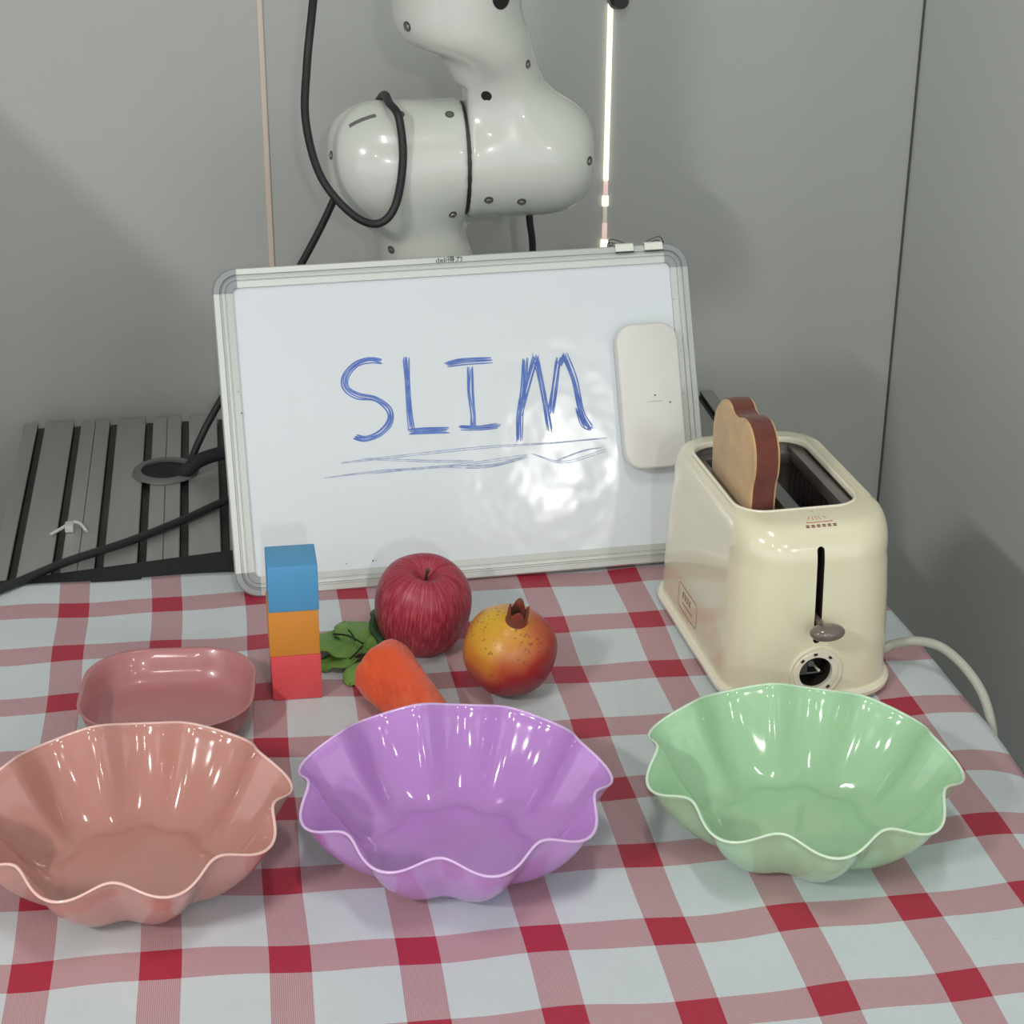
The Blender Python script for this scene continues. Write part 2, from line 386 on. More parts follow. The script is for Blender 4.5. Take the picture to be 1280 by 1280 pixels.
for i in range(-1, 9):
    V, F = profile_vf(i * .08, .08, .690, 1.102, T, .03)
    o = obj('aluminium_profile', V, F, 'alu', pl)
    o.data.materials.append(M['slot'])
    for p in o.data.polygons:
        if p.center.z < T - .003 and p.center.z > T - .0125: p.material_index = 1
# dark slot bottoms
for i in range(-1, 9):
    for c in (.02, .06):
        box('slot_cover', i * .08 + c - .0036, i * .08 + c + .0036, .691, 1.101, T - .0115, T - .006, 'slot', pl)
for x in (-.05, .69):
    box('side_rail', x - .02, x + .02, .68, 1.09, T - .07, T - .0305, 'alu', pl, .002)
    for y in (.72, 1.06): box('leg', x - .02, x + .02, y - .02, y + .02, 0, T - .07, 'alu', pl, .002)

# tablecloth
CU = [4.1132, 0.0223, -0.0123, 0.0009, 4.0887, 0.0115, -0.0288, -0.0684, 0.0029, -0.0083]
CV = [3.937, 3.8646, 0.0101, 0.0724, 0.0877, -0.0322, -0.0671, -0.0515, 0.0354, -0.0182]
EX = [(0, 0), (0, 1), (0, 2), (0, 3), (1, 0), (1, 1), (1, 2), (2, 0), (2, 1), (3, 0)]
def cuv(x, y):
    X = x / .35 - 1; Y = y / .35 - 1; Xc = max(-1.15, min(1.25, X)); Yc = max(-1.0, min(1.0, Y))
    u = sum(c * Xc ** i * Yc ** j for c, (i, j) in zip(CU, EX)) + (X - Xc) * 4.07
    v = sum(c * Xc ** i * Yc ** j for c, (i, j) in zip(CV, EX)) + (Y - Yc) * 3.9
    v += .018 * math.sin(x * 31 + 1.3 * math.sin(y * 9)) * (1 - .5 * max(0, min(1, x))) + .01 * math.sin(x * 67 + y * 21)
    u += .008 * math.sin(y * 38 + x * 6)
    return u, v
def cz(x, y):
    z = .0006 * math.sin(y * 60 + 2 * math.sin(x * 9)) * max(0, math.sin(x * 7 + 1)) + .0011 * math.sin(x * 17 + y * 6) * math.sin(y * 23 - x * 5) + .0007 * math.sin(x * 41 - y * 13)
    f = max(0, min(1, (.56 - y) / .25)) * max(0, (x - (.695 - .04 * max(0, .4 - y)))) 
    return z + .0016 - f * f * 2.6 * (1 + .35 * math.sin(y * 34))
NX, NY = 190, 150; V = []; UVs = []; F = []
for j in range(NY + 1):
    y = -.385 + (.684 + .385) * j / NY
    xe = .738 + max(0, .53 - y) * .068
    yy = y
    for i in range(NX + 1):
        x = -.44 + (xe + .44) * i / NX; yv = y + (.0015 * math.sin(x * 20) if j == NY else 0)
        V.append((x, yv, cz(x, yv))); UVs.append(cuv(x, yv))
    for k in range(1, 7):      # drop over the right edge
        d = k * .018; V.append((xe + .004 * (1 - math.exp(-k)) + .003 * math.sin(y * 22) * k / 6, y, cz(xe, y) - d)); UVs.append(cuv(xe + d, y))
W = NX + 7
for j in range(NY):
    for i in range(W - 1): F.append((j * W + i, j * W + i + 1, (j + 1) * W + i + 1, (j + 1) * W + i))
# front drop
base = len(V)
for k in range(1, 7):
    for i in range(W):
        p = V[i]; V.append((p[0], p[1] - .004 - .002 * math.sin(p[0] * 25) * k / 6, p[2] - k * .03)); u = UVs[i]; UVs.append((u[0], u[1] - k * .03 / .0895))
for k in range(6):
    for i in range(W - 1):
        a = i if k == 0 else base + (k - 1) * W + i; b = base + k * W + i; F.append((b, b + 1, a + 1, a))
cloth = obj('tablecloth', V, F, 'cloth', None, 180)
uvl = cloth.data.uv_layers.new(name='UVMap')
for lp in cloth.data.loops: uvl.data[lp.index].uv = UVs[lp.vertex_index]
so = cloth.modifiers.new('thickness', 'SOLIDIFY'); so.thickness = .0005; so.offset = -1
tag(cloth, 'red and white checked tablecloth covering the front table', 'tablecloth')

# grommet with cables, zip tie
gr = tag(empty('cable_grommet', (.080, .940, 0)), 'black round cable grommet let into the slotted platform left of the whiteboard', 'grommet')
ring_obj('rim', [(.0255, .0005), (.0255, .004), (.029, .005), (.0335, .0035), (.035, .0005)], mat('grommet_grey', (100, 101, 99), .45), gr)
V, F = disc_vf((0, 0, .0006), (0, 0, 1), .0257, 32, .0006); tag(obj('opening', V, F, 'hole', gr), 'black opening')
zt = tag(empty('zip_tie', (-.012, .803, 0)), 'small white zip tie lying across a slot of the aluminium platform', 'zip tie')
tube('strap', [(-.018, -.010, .0015), (-.008, -.003, .004), (.002, .006, .006), (.010, .005, .005), (.017, -.008, .002)], .0017, 'tie', zt)
box('head', -.0042, .0042, -.006, .007, .0005, .0075, 'tie', zt, .001)

# ------------------------------------------------------------------ whiteboard
BR = Matrix(((0.99962, -0.0164972, -0.0222372), (0.0244589, 0.9025347, 0.429922), (0.0129773, -0.430301, 0.9025922)))
BP = Vector((.148447, .628448, .0006))
bmx = BR.to_4x4(); bmx.translation = BP
board = empty('whiteboard'); board.rotation_mode = 'XYZ'; board.matrix_world = bmx
tag(board, 'white magnetic whiteboard with aluminium frame and blue writing, leaning back behind the fruit', 'whiteboard')
BW, BH = .452, .304
pr = [(0, .010), (0, -.001), (.0012, -.0030), (.0062, -.0036), (.0068, -.0012), (.0080, -.0012), (.0086, -.0032), (.0112, -.0032), (.0116, -.0022), (.0122, -.0022), (.0126, -.0030), (.0182, -.0024), (.0184, .0018), (.0184, .010)]
CR = .023
def rail(p0, p1, inward):
    p0 = Vector(p0); p1 = Vector(p1); inward = Vector(inward)
    V = [p0 + inward * t + Vector((0, y, 0)) for t, y in pr] + [p1 + inward * t + Vector((0, y, 0)) for t, y in pr]
    n = len(pr); F = [(i, (i + 1) % n, (i + 1) % n + n, i + n) for i in range(n)] + [tuple(range(n - 1, -1, -1)), tuple(range(n, 2 * n))]
    return V, F
for a, b, c in (((CR, 0, 0), (BW - CR, 0, 0), (0, 0, 1)), ((CR, 0, BH), (BW - CR, 0, BH), (0, 0, -1)), ((0, 0, CR), (0, 0, BH - CR), (1, 0, 0)), ((BW, 0, CR), (BW, 0, BH - CR), (-1, 0, 0))):
    V, F = rail(a, b, c); o = obj('frame_rail', V, F, 'frame', board)
    bm = bmesh.new(); bm.from_mesh(o.data); bmesh.ops.recalc_face_normals(bm, faces=bm.faces); bm.to_mesh(o.data); bm.free()
prc = [(t - (.0006 if t == 0 else 0), y - (.0008 if y < 0 else 0)) for t, y in pr]; prc = [(0 if t < 0 else t, y) for t, y in prc]
for cx, cz_, a0 in ((CR, CR, 180), (BW - CR, CR, 270), (BW - CR, BH - CR, 0), (CR, BH - CR, 90)):
    rings = []
    for i in range(11):
        a = math.radians(a0 + 9 * i); rings.append([(cx + (CR - t) * math.cos(a), y, cz_ + (CR - t) * math.sin(a)) for t, y in prc])
    # slight return over the rail ends
    V, F = loft(rings); o = obj('corner_cap', V, F, 'corner', board, 40); bm = bmesh.new(); bm.from_mesh(o.data); bmesh.ops.recalc_face_normals(bm, faces=bm.faces); bm.to_mesh(o.data); bm.free()
tag(box('writing_panel', .012, BW - .012, .0005, .008, .012, BH - .012, 'board', board), 'glossy white writing panel')
# the inner rounded corner of each cap
for cx, cz_, sx, sz in ((.0184, .0184, 1, 1), (BW - .0184, .0184, -1, 1), (.0184, BH - .0184, 1, -1), (BW - .0184, BH - .0184, -1, -1)):
    r = .0046; P = [(cx, cz_)] + [(cx + sx * (r - r * math.cos(a)), cz_ + sz * (r - r * math.sin(a))) for a in [PI / 2 * k / 6 for k in range(7)]]
    P = [P[0]] + [(cx + sx * r * (1 - math.sin(a)), cz_ + sz * r * (1 - math.cos(a))) for a in [PI / 2 * k / 6 for k in range(7)]]
    n = len(P); V = [(x, -.0026, z) for x, z in P] + [(x, .002, z) for x, z in P]
    F = [tuple(range(n)), tuple(range(2 * n - 1, n - 1, -1))] + [(i, i + n, (i + 1) % n + n, (i + 1) % n) for i in range(n)]
    o = obj('corner_fillet', V, F, 'corner', board); bm = bmesh.new(); bm.from_mesh(o.data); bmesh.ops.recalc_face_normals(bm, faces=bm.faces); bm.to_mesh(o.data); bm.free()
STROKES = {
'S': [(0.1522, 0.2095), (0.1393, 0.2118), (0.1268, 0.2081), (0.1169, 0.1981), (0.116, 0.1875), (0.126, 0.1793), (0.1424, 0.1751), (0.1544, 0.1651), (0.1543, 0.1529), (0.1443, 0.1429), (0.1303, 0.1388), (0.1198, 0.1408)],
'L1': [(0.1737, 0.2111), (0.1734, 0.1882), (0.1733, 0.1607), (0.174, 0.1438)],
'L2': [(0.1702, 0.142), (0.1886, 0.1412), (0.2085, 0.1407)],
'I1': [(0.2105, 0.2025), (0.2277, 0.2044), (0.255, 0.2041)],
'I2': [(0.2344, 0.1994), (0.2321, 0.1749), (0.2328, 0.1534), (0.2322, 0.1396)],
'I3': [(0.2183, 0.1428), (0.238, 0.1413), (0.2576, 0.1418)],
'M1': [(0.2867, 0.2036), (0.2827, 0.1745), (0.2776, 0.1502), (0.2747, 0.1264)],
'M2': [(0.2776, 0.1502), (0.2879, 0.1803), (0.2973, 0.206)],
'M3': [(0.2973, 0.206), (0.3012, 0.1701), (0.3048, 0.1313)],
'M4': [(0.3062, 0.1482), (0.3117, 0.1725), (0.3189, 0.2014)],
'M5': [(0.3246, 0.2057), (0.3319, 0.1804), (0.3371, 0.1491), (0.3452, 0.1324)],
'M6': [(0.3182, 0.1937), (0.3254, 0.2041)],
'M7': [(0.3327, 0.1525), (0.3377, 0.1366), (0.3451, 0.1314)],
'u1': [(0.1058, 0.1178), (0.1623, 0.1203), (0.2426, 0.122), (0.305, 0.122), (0.3592, 0.1223)],
'u2': [(0.0888, 0.1049), (0.1399, 0.1067), (0.2074, 0.1077), (0.2822, 0.1116)],
'u3': [(0.1257, 0.1194), (0.1924, 0.1128), (0.2292, 0.1104)],
'u4': [(0.2854, 0.1132), (0.3159, 0.1026), (0.3576, 0.111)],
'u5': [(0.1337, 0.1057), (0.1919, 0.1067), (0.2411, 0.1043), (0.2821, 0.1104)],
'u6': [(0.2226, 0.1056), (0.2536, 0.1052), (0.2809, 0.1111)],
'u7': [(0.3098, 0.1046), (0.3356, 0.112), (0.3541, 0.1137)]}
lay = [0]
def ribbon(P, wd, off=0, taper=.5):
    P = catmull([(x, 0, z) for x, z in P], 7); lay[0] += 1; yy = .00035 - .00001 * (lay[0] % 30)
    V = []; n = len(P)
    for i, p in enumerate(P):
        t = (P[min(i + 1, n - 1)] - P[max(i - 1, 0)]).normalized(); s = Vector((-t.z, 0, t.x))
        e = min(1, taper + min(i, n - 1 - i) / 3); c = p + s * off
        V += [c + s * wd * e + Vector((0, yy, 0)), c - s * wd * e + Vector((0, yy, 0))]
    return [tuple(v) for v in V], [(2 * i, 2 * i + 1, 2 * i + 3, 2 * i + 2) for i in range(n - 1)]
letters = {'S': ('S',), 'L': ('L1', 'L2'), 'I': ('I1', 'I2', 'I3'), 'M': ('M1', 'M2', 'M3', 'M4', 'M5', 'M6', 'M7')}
for ch, ks in letters.items():
    parts = []
    for k in ks:
        for q in range(5):
            j = .0008; off = (-.0024, -.0012, 0, .0012, .0024)[q] * (.8 if k in ('M6', 'M7', 'I3') else 1)
            P = [(x + random.uniform(-j, j), z + random.uniform(-j, j)) for x, z in STROKES[k]]
            e0 = random.uniform(-.10, .05); P[0] = tuple(P[0][c] + (P[0][c] - P[1][c]) * e0 for c in (0, 1)); P[-1] = tuple(P[-1][c] + (P[-1][c] - P[-2][c]) * random.uniform(-.1, .06) for c in (0, 1))
            parts.append(ribbon(P, random.uniform(.00042, .00078) if k not in ('M6', 'M7', 'I3') else .0005, off))
    V, F = merge(parts); tag(obj('marker_letter', V, F, 'ink', board), 'blue handwritten letter ' + ch)
parts = []
for k in ('u1', 'u2', 'u3', 'u4', 'u5', 'u6', 'u7'):
    for q in range(2):
        parts.append(ribbon([(x, z + random.uniform(-.0007, .0007)) for x, z in STROKES[k]], .00034, (-.0006, .0006)[q]))
V, F = merge(parts); tag(obj('marker_underline', V, F, 'ink_faint', board), 'faint blue scribbled underline')
def text_mesh(name, body, size, mtx, m, parent, extr=.0001, align='CENTER'):
    cu = bpy.data.curves.new(name, 'FONT'); cu.body = body; cu.size = size; cu.extrude = extr; cu.align_x = align; cu.align_y = 'CENTER'; cu.resolution_u = 3
    o = bpy.data.objects.new(name, cu); C.objects.link(o); dg = bpy.context.evaluated_depsgraph_get(); dg.update()
    me = bpy.data.meshes.new_from_object(o.evaluated_get(dg)); bpy.data.objects.remove(o)
    me.transform(mtx); me.materials.clear(); return link(name, me, m, parent)
tx = Matrix.Translation((.2218, -.0037, BH - .0040)) @ Matrix.Rotation(PI / 2, 4, 'X') @ Matrix.Diagonal((1.15, 1, 1, 1))
tag(text_mesh('maker_mark', 'deli\u5f97\u529b', .0066, tx, 'print', board), 'small dark lettering on the top rail')
V, F = [], []
specks = []
for (x, z) in ((.103, .024), (.128, .0245), (.131, .0245), (.0165, .19), (.018, .17), (.435, .25), (.4375, .20), (.4365, .16)):
    specks.append(disc_vf((x, -.0031 if (z < .02 or x < .02 or x > .43) else .0006, z), (0, -1, 0), random.uniform(.0004, .0009), 6, .0002))
for V, F in specks: obj('scuff', V, F, 'print', board)

# eraser on the board
er = empty('board_eraser'); er.matrix_world = bmx; tag(er, 'white rounded rectangular eraser stuck on the right side of the whiteboard', 'eraser')
def slab(name, a, b, r, y0, y1, m, parent, cx, cz2, bev):
    lv = [(0, y0 + bev), (bev * .3, y0 + bev * .3), (bev, y0)]
    rings = [[(p[0], y1, p[1]) for p in rrect(a - 0, b - 0, r, 0, 8, cx, cz2)]]
    for ins, y in lv: rings.append([(p[0], y, p[1]) for p in rrect(a - ins, b - ins, r - ins, 0, 8, cx, cz2)])
    V, F = loft(rings); o = obj(name, V, F, m, parent, 50); bm = bmesh.new(); bm.from_mesh(o.data); bmesh.ops.recalc_face_normals(bm, faces=bm.faces); bm.to_mesh(o.data); bm.free(); return o
slab('felt_pad', .0288, .0675, .0165, -.007, .0004, 'felt', er, .4015, .1585, .0008)
slab('cover', .0298, .0685, .0170, -.020, -.007, 'eraser', er, .4015, .1585, .0022)
V, F = merge([disc_vf((.4045, -.0202, .1585), (0, -1, 0), .0009, 6, .0001), disc_vf((.4185, -.0202, .1510), (0, -1, 0), .001, 6, .0001), ribbon([(.396, .1525), (.412, .153)], .0002)])
V = [(v[0], -.0203, v[2]) for v in V]; tag(obj('ink_mark', V, F, mat('pale_ink', (130, 140, 165), .5), er), 'faint blue ink specks')

# binder clips on the top rail
def clip(x0, x1, label, flip):
    e = empty('binder_clip'); e.matrix_world = bmx; tag(e, label, 'clip', 'binder clips on the whiteboard')
    z = BH; wd = x1 - x0; sec = [(-.0046, z - .0062), (-.0056, z - .0062), (-.0052, z + .0008), (-.0030, z + .0022), (.0105, z + .0022), (.0125, z + .0008), (.0128, z - .0062), (.0118, z - .0062), (.0112, z + .0004), (.0095, z + .0011), (-.0025, z + .0011), (-.0042, z + .0004)]
    n = len(sec); V = [(x0, y, zz) for y, zz in sec] + [(x1, y, zz) for y, zz in sec]; F = [(i, (i + 1) % n, (i + 1) % n + n, i + n) for i in range(n)]
    for a, b, c, d in [(0, 1, 2, 11), (11, 2, 3, 10), (10, 3, 4, 9), (9, 4, 5, 8), (8, 5, 6, 7)]: F += [(a, b, c, d), (d + n, c + n, b + n, a + n)]
    o = obj('spring_body', V, F, 'clip', e); bm = bmesh.new(); bm.from_mesh(o.data); bmesh.ops.recalc_face_normals(bm, faces=bm.faces); bm.to_mesh(o.data); bm.free()
    box('dark_lip', x0 - .0003, x1 + .0003, -.0062, -.0044, z - .0074, z - .0058, 'print', e, .0003)
    s = -1 if flip else 1; xa, xb = (x0, x1 - .003) if s > 0 else (x1, x0 + .003)
    xm = (x0 + x1) / 2
    for yy, k in ((.004, 1.0), (.012, .75)):
        tube('wire_handle', [(xa - s * .004, yy, z + .002), (xa - s * .001, yy + .004, z + .0085 * k), (xm, yy + .006, z + .0062 * k), (xb, yy + .003, z + .0022), (xm, yy - .002, z + .0028), (xa - s * .004, yy, z + .002)], .0005, 'wire', e, 4, 6)
clip(.3815, .3990, 'left of two white metal binder clips on the whiteboard top edge', False)
clip(.4100, .4275, 'right of two white metal binder clips, nearest the whiteboard corner', True)

# ------------------------------------------------------------------ robot arm
rb = tag(empty('robot_arm', (.40, .90, 0)), 'glossy white robot arm standing on the platform behind the whiteboard', 'robot arm')
h = .0032; org = np.array([.235, .80, .0]); nn = (98, 68, 205)
ax = [org[i] + h * np.arange(nn[i]) for i in range(3)]
GX, GY, GZ = np.meshgrid(*ax, indexing='ij')
def cone(a, b, ra, rb_):
    a = np.array(a, float); b = np.array(b, float); d = b - a; L = d @ d
    t = np.clip(((GX - a[0]) * d[0] + (GY - a[1]) * d[1] + (GZ - a[2]) * d[2]) / L, 0, 1)
    return np.sqrt((GX - a[0] - t * d[0]) ** 2 + (GY - a[1] - t * d[1]) ** 2 + (GZ - a[2] - t * d[2]) ** 2) - (ra + (rb_ - ra) * t)
def smin(a, b, k):
    hh = np.clip(.5 + .5 * (b - a) / k, 0, 1); return b * (1 - hh) + a * hh - k * hh * (1 - hh)
def smax(a, b, k): return -smin(-a, -b, k)
def xcyl(x0, x1, r, rd, yc=.9, zc=.337):
    rad = np.sqrt((GY - yc) ** 2 + (GZ - zc) ** 2) - r
    return smax(smax(rad, x0 - GX, rd), GX - x1, rd)
def ell(c, r):
    k = np.sqrt(((GX - c[0]) / r[0]) ** 2 + ((GY - c[1]) / r[1]) ** 2 + ((GZ - c[2]) / r[2]) ** 2)
    k2 = np.sqrt(((GX - c[0]) / r[0] ** 2) ** 2 + ((GY - c[1]) / r[1] ** 2) ** 2 + ((GZ - c[2]) / r[2] ** 2) ** 2) + 1e-9
    return k * (k - 1) / k2
# lower (shoulder) link: barrel with domed left end, narrow neck down to the pedestal
zc = .338
rr0 = np.sqrt((GY - .9) ** 2 + (GZ - zc) ** 2)
def barrel(xe, ln, r, p, sgn):
    u = np.maximum(0, (xe - GX) * sgn) / ln
    return ((u ** p + (rr0 / r) ** p) ** (1 / p) - 1) * r
lo = smax(barrel(.318, .062, .0588, 2.3, 1), .2590 - GX, .012)
neck = smin(cone((.334, .9, .318), (.361, .9, .225), .045, .0385), cone((.361, .9, .225), (.395, .9, .11), .0385, .056), .03)
neck = smin(neck, smax(np.sqrt((GX - .40) ** 2 + (GY - .90) ** 2) - .060, GZ - .135, .02), .02)
lo = smin(lo, neck, .030)
# cut the barrel on the seam plane; the neck passes below it
lo = smax(lo, np.where(GZ > zc - .062, GX - .3935, -1.0), .002)
# upper link: barrel to the right, S-shaped neck up-left to the vertical housing
up = smax(barrel(.468, .0605, .0588, 2.5, -1), GX - .5262, .010)
nk = cone((.462, .895, .350), (.418, .885, .437), .041, .0375)
nk = smin(nk, smax(cone((.3865, .882, .360), (.3865, .882, .78), .0615, .0615), .4565 - .17 * (GX - .325) - GZ, .030), .036)
up = smin(up, nk, .030)
up = smax(up, np.where(GZ < .414, .3958 - GX, -1.0), .002)
up = smax(up, GZ - .62, .01)
ci = xcyl(.38, .41, .0555, .001, zc=zc)
def sdf_obj(name, Fv, m, parent):
    V, Q = surface_nets(Fv, org, h); V = V - np.array(parent.location)
    me = bpy.data.meshes.new(name); me.from_pydata(V.tolist(), [], Q.tolist())
    bm = bmesh.new(); bm.from_mesh(me)
    for _ in range(3): bmesh.ops.smooth_vert(bm, verts=bm.verts, factor=.5, use_axis_x=True, use_axis_y=True, use_axis_z=True)
    bmesh.ops.recalc_face_normals(bm, faces=bm.faces); bm.to_mesh(me); bm.free()
    return link(name, me, m, parent, 50)
l1 = sdf_obj('shoulder_link', lo, 'robot', rb)
l2 = sdf_obj('upper_link', up, 'robot', rb)
tube('joint_core', [(.385 - .4, 0, zc), (.405 - .4, 0, zc)], .0555, 'robot_dark', rb, 2, 40)
# pedestal
V, F = loft([rrect(.075, .075, .05, 0), rrect(.075, .075, .05, .01), rrect(.066, .066, .05, .03), rrect(.058, .058, .05, .10), rrect(.05, .05, .045, .115)])
obj('pedestal', V, F, 'robot', rb, 40)
BV = [bvh_of(l1), bvh_of(l2)]
def surf(x, z):
    """front surface point of the arm seen past (x, z) of its mid-plane"""
    o = EYE - rb.location; d = (Vector((x, .9, z)) - EYE).normalized(); best = None
    for b in BV:
        hit = b.ray_cast(o, d)
        if hit[0] is not None and (best is None or hit[3] < best[3]): best = hit
    return best
def P9(u, v):   # arm mid-plane coordinates of measured points
    d = RX * ((u - 640) / 2353.44) + DN * ((v - 640) / 2353.44) + FW; t = (.9 - EYE.y) / d.y; p = EYE + d * t; return p.x, p.z
SC = [(509, 33, .0050), (414, 194, .0045), (562, 143, .0045), (500, 143, .0045), (611, 250, .0045), (652, 252, .0045), (737, 201, .0045), (660, 80, .0042), (566, 268, .0042), (489, 312, .0042)]
for (u, v, r) in SC:
    hit = surf(*P9(u, v))
    if not hit or hit[0] is None: continue
    n = hit[1]; n = n if n.dot(EYE - rb.location - hit[0]) > 0 else -n
    V, F = disc_vf(hit[0] - n * .0012, n, r, 20, .0016); s = obj('screw_recess', V, F, 'recess', rb)
    V, F = disc_vf(hit[0] + n * .0003 - Vector((0, 0, .0009)), n, r * .68, 16, .0014, r * .55); obj('screw', V, F, 'screw', s)
for (u, v, r) in ((608, 120, .0052), (627, -3, .011)):
    hit = surf(*P9(u, v))
    if hit and hit[0] is not None:
        n = hit[1]; n = n if n.dot(EYE - rb.location - hit[0]) > 0 else -n
        V, F = disc_vf(hit[0] - n * .0012, n, r, 24, .0015); tag(obj('port', V, F, 'hole', rb), 'dark round port')
# dark slot label on top of the left barrel
pa, pb = BV[0].find_nearest(Vector((.276, .866, .386)) - rb.location), BV[0].find_nearest(Vector((.306, .866, .398)) - rb.location)
a, b = pa[0], pb[0]; n = (pa[1] + pb[1]).normalized()
if n.z < 0: n = -n
V = []
for k in range(9):
    q = a.lerp(b, k / 8); wv = (b - a).normalized().cross(n) * .0020
    for sg in (-1, 1):
        f = BV[0].find_nearest(q + wv * sg); fn = f[1] if f[1].dot(n) > 0 else -f[1]; V.append(f[0] + fn * .0004)
F = [(2 * k, 2 * k + 1, 2 * k + 3, 2 * k + 2) for k in range(8)]
o = obj('label_slot', V, F, 'screw', rb); mm = o.modifiers.new('thickness', 'SOLIDIFY'); mm.thickness = .0008; mm.offset = 0
tag(o, 'dark narrow slot on the left barrel')

# ------------------------------------------------------------------ cables
c = tube('looped_cable', [(.262, .80, .62), (.249, .835, .504), (.241, .835, .445), (.238, .835, .393), (.250, .832, .341), (.277, .826, .306), (.302, .828, .294), (.3200, .832, .309), (.329, .836, .352), (.327, .846, .391), (.320, .868, .4010), (.318, .90, .4025), (.312, .940, .382), (.288, .962, .335), (.271, .955, .290), (.231, .952, .216), (.141, .95, .072), (.118, .945, .033), (.106, .942, .008), (.100, .94, .002)], .0040, 'cable', None, 10)
tag(c, 'black cable looping over the left barrel of the robot arm and down to the grommet', 'cable')
c = tube('sleeved_cable', [(.095, .925, .001), (.104, .922, .009), (.120, .932, .016), (.150, .945, .017), (.20, .95, .014), (.28, .94, .012), (.345, .92, .02)], .0075, 'cable2', None, 8, 12)
tag(c, 'thick black sleeved cable running from the grommet behind the whiteboard', 'cable')
c = tube('floor_cable', [(-.30, .47, .0075), (-.16, .59, .0085), (-.066, .664, .0080), (-.011, .715, .007), (.047, .757, .0055), (.10, .803, .0050), (.145, .846, .0050), (.22, .90, .0045), (.33, .93, .0045)], .0042, 'cable', None, 8)
tag(c, 'thin black cable lying diagonally across the aluminium platform to the left edge', 'cable')
c = tube('hanging_cable', [(.452, .955, .62), (.458, .965, .50), (.464, .975, .434), (.472, .985, .34), (.476, .98, .254), (.480, .98, .215), (.484, .985, .08), (.47, .97, .012), (.44, .955, .01)], .0038, 'cable', None, 10)
tag(c, 'black cable hanging behind the right barrel of the robot arm', 'cable')
bk = tag(empty('wall_clip', (.601, BY, .452)), 'small dark rounded clip on the wall at the top of the glowing strip', 'clip')
V, F = loft([[(p[0], y, p[1]) for p in rrect(a, b, r, 0, 6)] for a, b, r, y in ((.0095, .012, .008, -.0005), (.0095, .012, .008, -.012), (.0075, .010, .0065, -.015))]); obj('clip_body', V, F, 'robot_dark', bk, 50)
V, F = loft([[(p[0], y, p[1]) for p in rrect(a, b, r, 0, 6)] for a, b, r, y in ((.0118, .0135, .009, -.0001), (.0118, .0135, .009, -.005))]); obj('grey_plate', V, F, 'screw', bk, 50)

# ------------------------------------------------------------------ toaster
TP = Vector((.612, .487, 0)); TR = math.radians(3.5)
ts = tag(empty('toaster', TP, (0, 0, TR)), 'glossy cream two-slot toaster with taupe lever on the right of the checked table', 'toaster')
A, B = .0722, .121; H = .160
def ring(z, ix, iy, r): return rrect(A - ix, B - iy, r, z, 10, 0, 0, 8)
prof = [(.010, 0, 0, .042), (.05, .0008, .0010, .042), (.09, .0022, .0025, .042), (.118, .0042, .0045, .041)]
nq = 9
for i in range(nq + 1):
    t = PI / 2 * i / nq; prof.append((.124 + .034 * math.sin(t), .0050 + .0078 * (1 - math.cos(t)) ** 1.15, .0050 + .0250 * (1 - math.cos(t)), .041 - .010 * (i / nq)))
prof.append((.1596, .0136, .036, .030)); 
rings = [ring(*p) for p in prof]
def boolean_body():
    V, F = loft(rings); body = obj('body', V, F, 'cream', None, 45)
    cut = []
    def cutter(V, F, m):
        o = obj('cut', V, F, m); bm = bmesh.new(); bm.from_mesh(o.data); bmesh.ops.recalc_face_normals(bm, faces=bm.faces); bm.to_mesh(o.data); bm.free(); cut.append(o)
    OX = -.006
    cutter(*loft([rrect(.0525, .0755, .024, z, 8, OX, 0) for z in (.100, .20)]), 'well')
    # lever slot and dial hole in the front
    sx = -.0035
    cutter(*loft([[(p[0], y, p[1]) for p in rrect(.0031, .0420, .0030, 0, 6, sx, .100, 4)] for y in (-.150, -.100)]), 'tdark')
    cutter(*loft([[(p[0], y, p[1]) for p in rrect(.0148, .0148, .01479, 0, 8, sx + .0005, .0315, 2)] for y in (-.150, -.098)]), 'tdark')
    for o in cut:
        md = body.modifiers.new('b', 'BOOLEAN'); md.operation = 'DIFFERENCE'; md.object = o; md.solver = 'EXACT'
        try: md.material_mode = 'TRANSFER'
        except Exception: pass
    dg = bpy.context.evaluated_depsgraph_get(); dg.update(); me = bpy.data.meshes.new_from_object(body.evaluated_get(dg))
    for o in cut + [body]: bpy.data.objects.remove(o)
    o = bpy.data.objects.new('body', me); C.objects.link(o); o.parent = ts
    me.polygons.foreach_set('use_smooth', [True] * len(me.polygons)); me.set_sharp_from_angle(angle=math.radians(38))
    return o
body = boolean_body()
tb_bvh = bvh_of(body)
V, F = loft([ring(.0045, -.001, -.001, .043), ring(.0055, -.0040, -.0040, .045), ring(.0090, -.0046, -.0046, .046), ring(.0115, -.0030, -.0030, .045), ring(.0125, .002, .002, .042)]); obj('base_rim', V, F, 'cream2', ts, 40)
V, F = loft([ring(.0028, .006, .006, .036), ring(.0046, .004, .004, .038)]); tag(obj('underside', V, F, 'tdark', ts), 'dark underside plate')
for x in (-.05, .05):
    for y in (-.095, .095):
        V, F = disc_vf((x, y, .0018), (0, 0, 1), .007, 16, .003); obj('foot', V, F, 'rubber', ts)
# rim lip of the opening
lipm = []
for z, ins in ((.1592, -.0020), (.1606, -.0012), (.1608, 0), (.1596, .0012), (.156, .0014)): lipm.append(rrect(.0525 - ins, .0755 - ins, .024 - ins, z, 8, -.006, 0))
V, F = loft(lipm, True, False, False); obj('opening_lip', V, F, 'cream2', ts, 60)
